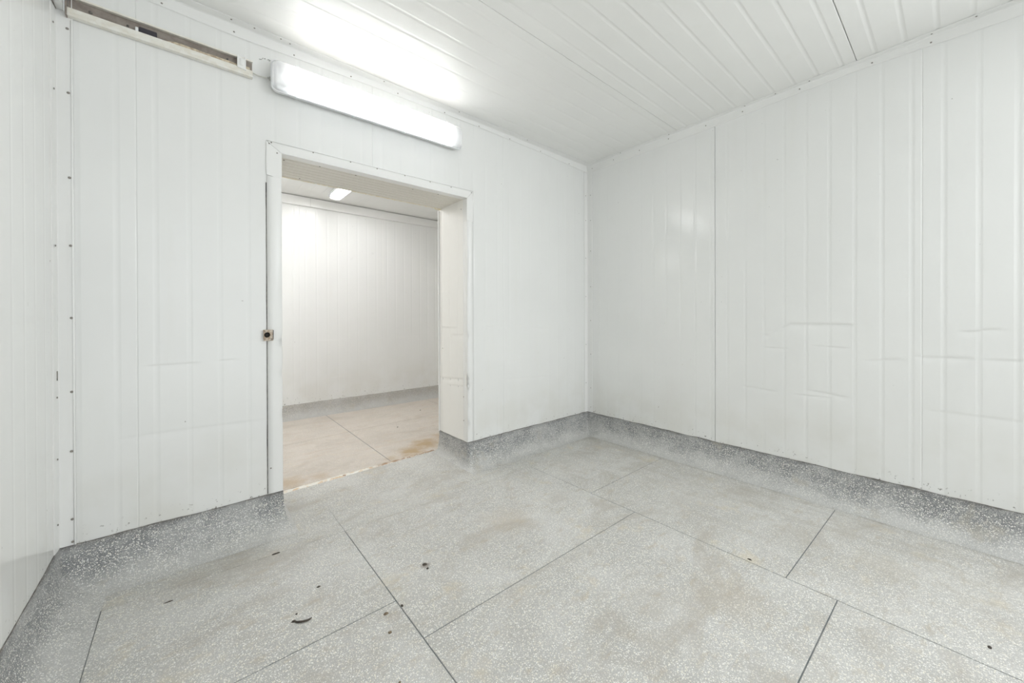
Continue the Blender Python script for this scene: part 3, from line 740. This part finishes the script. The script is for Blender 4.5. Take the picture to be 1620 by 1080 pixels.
# ------------------------------------------------------------------ luminaires
def luminaire(label, L, Wd, Dp, tube_gap, tubes, cat='ceiling light', strength=1.0, name='strip_light'):
    """built along local x, hanging out along local -y (wall) with height along z; origin at middle of the back"""
    t_ = empty(name); tag(t_, label, cat)
    def rr(x0, x1, z0, z1, r, n=5):
        P = []
        for cx, cz, a0 in ((x1-r, z1-r, 0), (x0+r, z1-r, 90), (x0+r, z0+r, 180), (x1-r, z0+r, 270)):
            for i in range(n+1): a = math.radians(a0+90*i/n); P.append((cx+r*math.cos(a), cz+r*math.sin(a)))
        return P
    def loft(rings, cap0=False, cap1=False):
        m = MB(); n = len(rings[0][1]); vs = []; fs = []
        for y, P in rings: vs += [(x, y, z) for x, z in P]
        for i in range(len(rings)-1):
            for k_ in range(n): a = i*n+k_; b = i*n+(k_+1) % n; fs.append((a, b, b+n, a+n))
        if cap0: fs.append(tuple(range(n)))
        if cap1: fs.append(tuple((len(rings)-1)*n+k_ for k_ in range(n))[::-1])
        m.add(vs, fs, True); return m
    hL, hW = L/2, Wd/2
    D1 = Dp*.54
    loft([(-.003, rr(-hL+.012, hL-.012, -hW+.012, hW-.012, .02)), (-.02, rr(-hL+.004, hL-.004, -hW+.004, hW-.004, .022)), (-D1, rr(-hL, hL, -hW, hW, .024)), (-D1+.001, rr(-hL+.006, hL-.006, -hW+.006, hW-.006, .02)), (-D1+.012, rr(-hL+.006, hL-.006, -hW+.006, hW-.006, .02))], True).build('housing', M['housing'], t_)
    m = MB(); m.box(-hL+.02, hL-.02, -D1+.006, -D1+.009, -hW+.016, hW-.016); m.build('gear_tray', M['housing'], t_)
    cv = loft([(-D1-.0005, rr(-hL-.003, hL+.003, -hW-.003, hW+.003, .026)), (-D1-.008, rr(-hL-.003, hL+.003, -hW-.003, hW+.003, .026)), (-D1-.010, rr(-hL+.002, hL-.002, -hW+.002, hW-.002, .022)), (-Dp+.013, rr(-hL+.006, hL-.006, -hW+.008, hW-.008, .022)),
          (-Dp+.004, rr(-hL+.012, hL-.012, -hW+.014, hW-.014, .020)), (-Dp, rr(-hL+.024, hL-.024, -hW+.026, hW-.026, .014))], False, True)
    cv.build('diffuser', M['cover'], t_)
    e_ = .007
    rg = [(-D1+.006, rr(-hL-.002, hL+.002, -hW-.002, hW+.002, .026)), (-D1+.006, rr(-hL-e_, hL+e_, -hW-e_, hW+e_, .030)), (-D1-.009, rr(-hL-e_, hL+e_, -hW-e_, hW+e_, .030)), (-D1-.009, rr(-hL-.002, hL+.002, -hW-.002, hW+.002, .026))]
    loft(rg).build('rim', M['rim'], t_)
    for i in range(tubes):
        z = 0 if tubes == 1 else tube_gap*(.5-i)
        m = MB(); m.tube([(-hL+.075, -Dp+.035, z), (hL-.075, -Dp+.035, z)], .013, 12); tb = m.build('tube', M['tube_far'] if strength > 1 else (M['tube_warm'] if i == 0 else M['tube']), t_)
        for sx in (-1, 1):
            m = MB(); m.box(sx*(hL-.060)-.011, sx*(hL-.060)+.011, -Dp+.022, -D1+.009, z-.015, z+.015, .003); m.build('lamp_holder', M['housing'], t_)
            m = MB(); m.tube([(sx*(hL-.095), -Dp+.035, z), (sx*(hL-.072), -Dp+.035, z)], .0135, 12); m.build('tube_cap', M['housing'], t_)
    for kx in (-.40, -.14, .14, .40):
        for sz in (-1, 1):
            m = MB(); m.box(kx*L-.010, kx*L+.010, -D1-.015, -D1+.010, sz*(hW+.007)-.0045, sz*(hW+.007)+.0045, .0015)
            m.build('clip', M['clip'], t_)
    return t_
lamp = luminaire('long white twin-tube strip light on the wall above the doorway', 1.225, .160, .100, .072, 2)
lamp.location = (.972, YD-.004, 2.542); lamp.rotation_euler = (0, math.radians(-.5), 0)
m = MB(); m.tube([(-.630, -.022, -.010), (-.622, -.022, -.010), (-.622, -.022, -.010), (-.611, -.022, -.010)], .009, 10, True, [.006, .006, .010, .010]); m.build('cable_gland', M['gland'], lamp)
far = luminaire('short glowing strip light on the far ceiling seen through the doorway', 1.22, .125, .085, .05, 2, strength=2)
far.rotation_euler = (math.radians(90), 0, math.radians(90)); far.location = (1.30, 4.10, ZI-.004)

# ------------------------------------------------------------------ rail, trunking and cable at the left
rail = empty('sliding_rail', (-.06, YD, 2.53)); tag(rail, 'grimy open white rail with brown inside, high on the wall left of the strip light', 'rail')
def rp(name, mb, mat, label=None, par=None):
    o = mb.build(name, mat, None, None, label); o.parent = rail; o.matrix_parent_inverse = Matrix.Translation((.06, -YD, -2.53)); return o
RX0, RX1, RZ0, RZ1, RY = -.392, .274, 2.500, 2.589, YD-.030
m = MB()
sec = [(YD-.004, RZ0), (RY, RZ0), (RY-.001, RZ0+.012), (RY, RZ0+.034), (RY+.003, RZ0+.034), (RY+.003, RZ0+.012), (RY+.003, RZ0+.003), (YD-.007, RZ0+.003), (YD-.007, RZ1-.004),
       (RY+.002, RZ1-.004), (RY+.002, RZ1-.008), (RY, RZ1-.008), (RY, RZ1), (YD-.004, RZ1)]
m.prism(sec, 0, RX0, RX1); rp('channel', m, M['rail'])
m = MB(); m.box(RX0+.001, RX1-.001, YD-.0085, YD-.0072, RZ0+.004, RZ1-.005); rp('channel_back', m, M['railin'])
m = MB(); m.box(RX0, RX1-.001, RY-.0022, RY-.0005, RZ0+.012, RZ0+.0145); rp('channel_lip', m, M['rail'])
m = MB(); m.box(-.170, -.108, RY+.006, YD-.010, RZ0+.034, RZ0+.062, .002); rp('rubber_stop', m, M['black'], 'black stop block inside the rail')
m = MB(); m.box(-.183, -.172, RY+.004, YD-.010, RZ0+.030, RZ0+.056, .003); rp('white_stop', m, M['clip'])
# a peeling yellowed strip inside
vs = []; fs = []; xs = lin(-.09, .262, .012); m = MB()
for x in xs:
    w = .004*noise.noise(Vector((x*22, 4, 0))); k_ = max(0, min(1, (x+.09)/.05))
    vs += [(x, YD-.012-.003*k_, RZ0+.040+w), (x, YD-.013-.004*k_, RZ0+.040+(.011+w)*k_)]
for i in range(len(xs)-1): fs.append((2*i, 2*i+1, 2*i+3, 2*i+2))
m.add(vs, fs); o = rp('loose_strip', m, M['tape']); md = o.modifiers.new('t', 'SOLIDIFY'); md.thickness = .001
m = MB(); m.prism([(.205, 2.527), (.243, 2.521), (.243, 2.592), (.238, 2.592), (.238, 2.580), (.211, 2.586), (.211, 2.592), (.205, 2.592)], 1, RY-.006, RY+.003); m.box(.216, .232, RY-.009, RY-.004, 2.541, 2.575, .002)
rp('end_bracket', m, M['trim'])
for x, z, r in ((-.325, 2.555, .006), (-.208, 2.553, .0045), (.165, 2.562, .004)):
    m = MB(); m.tube([(x, YD-.0125, z), (x, YD-.008, z)], r, 10); rp('screw', m, M['caulk'])
m = MB(); m.prism([(-.338, 2.518), (-.312, 2.520), (-.310, 2.539), (-.330, 2.541)], 1, RY-.0012, RY-.0008)
# trunking along the left wall ending at the corner
tr = empty('cable_trunking', (XL, 1.5, 2.52)); tag(tr, 'white square trunking end at the top left corner beside the grimy rail', 'trunking')
def tp(name, mb, mat):
    o = mb.build(name, mat, None); o.parent = tr; o.matrix_parent_inverse = Matrix.Translation((-XL, -1.5, -2.52)); return o
m = MB(); m.box(XL+.006, XL+.0315, .4, YD-.010, 2.522, 2.592, .002); tp('body', m, M['trim'])
m = MB(); m.box(XL+.004, XL+.0075, .4, YD-.009, 2.519, 2.5215); tp('gasket', m, M['caulk'])
m = MB(); m.box(XL+.0325, XL+.0355, YD-.040, YD-.010, 2.508, 2.592, .001); tp('end_lip', m, M['clip'])
m = MB(); m.box(XL+.0365, XL+.0405, YD-.040, YD-.010, 2.496, 2.592, .001); tp('end_plate', m, M['railin'])
# cable
m = MB(); pts = [(.262, YD-.020, 2.532), (.30, YD-.010, 2.530), (.33, YD-.010, 2.531), (.35, YD-.022, 2.530)]
P = []
for i in range(13):
    t_ = i/12*3; a = min(2, int(t_)); f_ = t_-a; P.append(Vector(pts[a]).lerp(Vector(pts[a+1]), f_))
m.tube(P, .0032, 6); o = m.build('power_cable', M['cable']); tag(o, 'thin grey cable between the grimy rail and the strip light', 'cable')
# crusty scrapes on the wall left of the lamp
m = MB()
for i in range(14):
    x = .305+.055*random.random(); z = 2.628+.012*math.sin(x*60)+.008*random.random()
    m.tube([(x, YD-.0015, z), (x+.006*random.random(), YD-.003, z+.003*random.random())], .0016, 5)
mk = m.build('scraped_residue', M['gland'], wb, 'stuff')

# ------------------------------------------------------------------ small litter on the near floor
def fibre(name, pts, r, label, cat):
    P = [Vector((p[0], p[1], p[2])) for p in pts]; Q = []
    for i in range(len(P)-1):
        p0, p1, p2, p3 = P[max(0, i-1)], P[i], P[i+1], P[min(len(P)-1, i+2)]
        for k_ in range(5):
            t_ = k_/5; Q.append(.5*((2*p1)+(-p0+p2)*t_+(2*p0-5*p1+4*p2-p3)*t_*t_+(-p0+3*p1-3*p2+p3)*t_**3))
    Q.append(P[-1]); n = len(Q)
    m = MB(); m.tube(Q, r, 6, True, [r*(1-.7*abs(2*i/(n-1)-1)**3) for i in range(n)]); o = m.build(name, M['debris']); tag(o, label, cat); return o
# curled scrap: image (467..490, 980..986)
fibre('curled_scrap', [(.308, 1.690, .003), (.318, 1.672, .003), (.334, 1.660, .004), (.352, 1.655, .003), (.368, 1.660, .002)], .0038, 'black curled scrap of rubber on the front left floor slab', 'scrap')
def speck(px, r, label, mat='debris', sx=1, sy=1, seed=0, group=None, sz=.4, cat='crumb'):
    o = lump('crumb', px[0], px[1], r, M[mat], sx, sy, sz, seed); tag(o, label, cat, group); return o
speck((.308, 1.688), .006, 'rough black blob at the left end of the curled black scrap', seed=11, sx=1.3)
speck((.326, 1.722), .0045, 'tiny round black crumb just behind the curled black scrap', seed=12)
speck((.433, 1.832), .0060, 'small black crumb alone on the slab behind the curled scrap', seed=13, sx=1.3)
speck((.861, 1.664), .0100, 'black lump in the middle of the dark sooty mark right of the floor joint', seed=14, sx=1.1, sz=.3)
speck((.858, 1.628), .0060, 'smaller black lump in front of the sooty mark on the floor', seed=15)
speck((.600, 1.488), .0070, 'dark crumb beside the crossing of two floor joints', 'crumb', seed=16, sx=1.3)
speck((.575, 1.390), .0060, 'brownish crumb in front of the crossing of two floor joints', 'crumb', seed=17, sx=1.2)
speck((.667, 1.487), .0050, 'dark crumb lodged in the long floor joint at its crossing', seed=18, sy=1.6)
speck((2.086, .658), .0085, 'black elongated flake near the long floor joint at centre right', seed=19, sx=.5, sy=1.2)
speck((2.185, -.077), .0075, 'dark flake on the right slab near the bottom right corner', seed=20, sx=1.3, sy=.7)
speck((.33, 2.228), .0110, 'elongated dark chip lying on the floor joint left of the doorway', seed=21, sx=1.7, sy=.5)
speck((-.068, 2.146), .0060, 'thin black splinter near the left corner skirting', seed=22, sx=2.6, sy=.5)
speck((.52, 1.18), .0040, 'rust brown crumb at the very front of the floor', 'crumb', seed=23)
speck((.40, 1.24), .0040, 'tiny black crumb at the front of the floor left of the rust brown one', seed=24, sy=1.5)
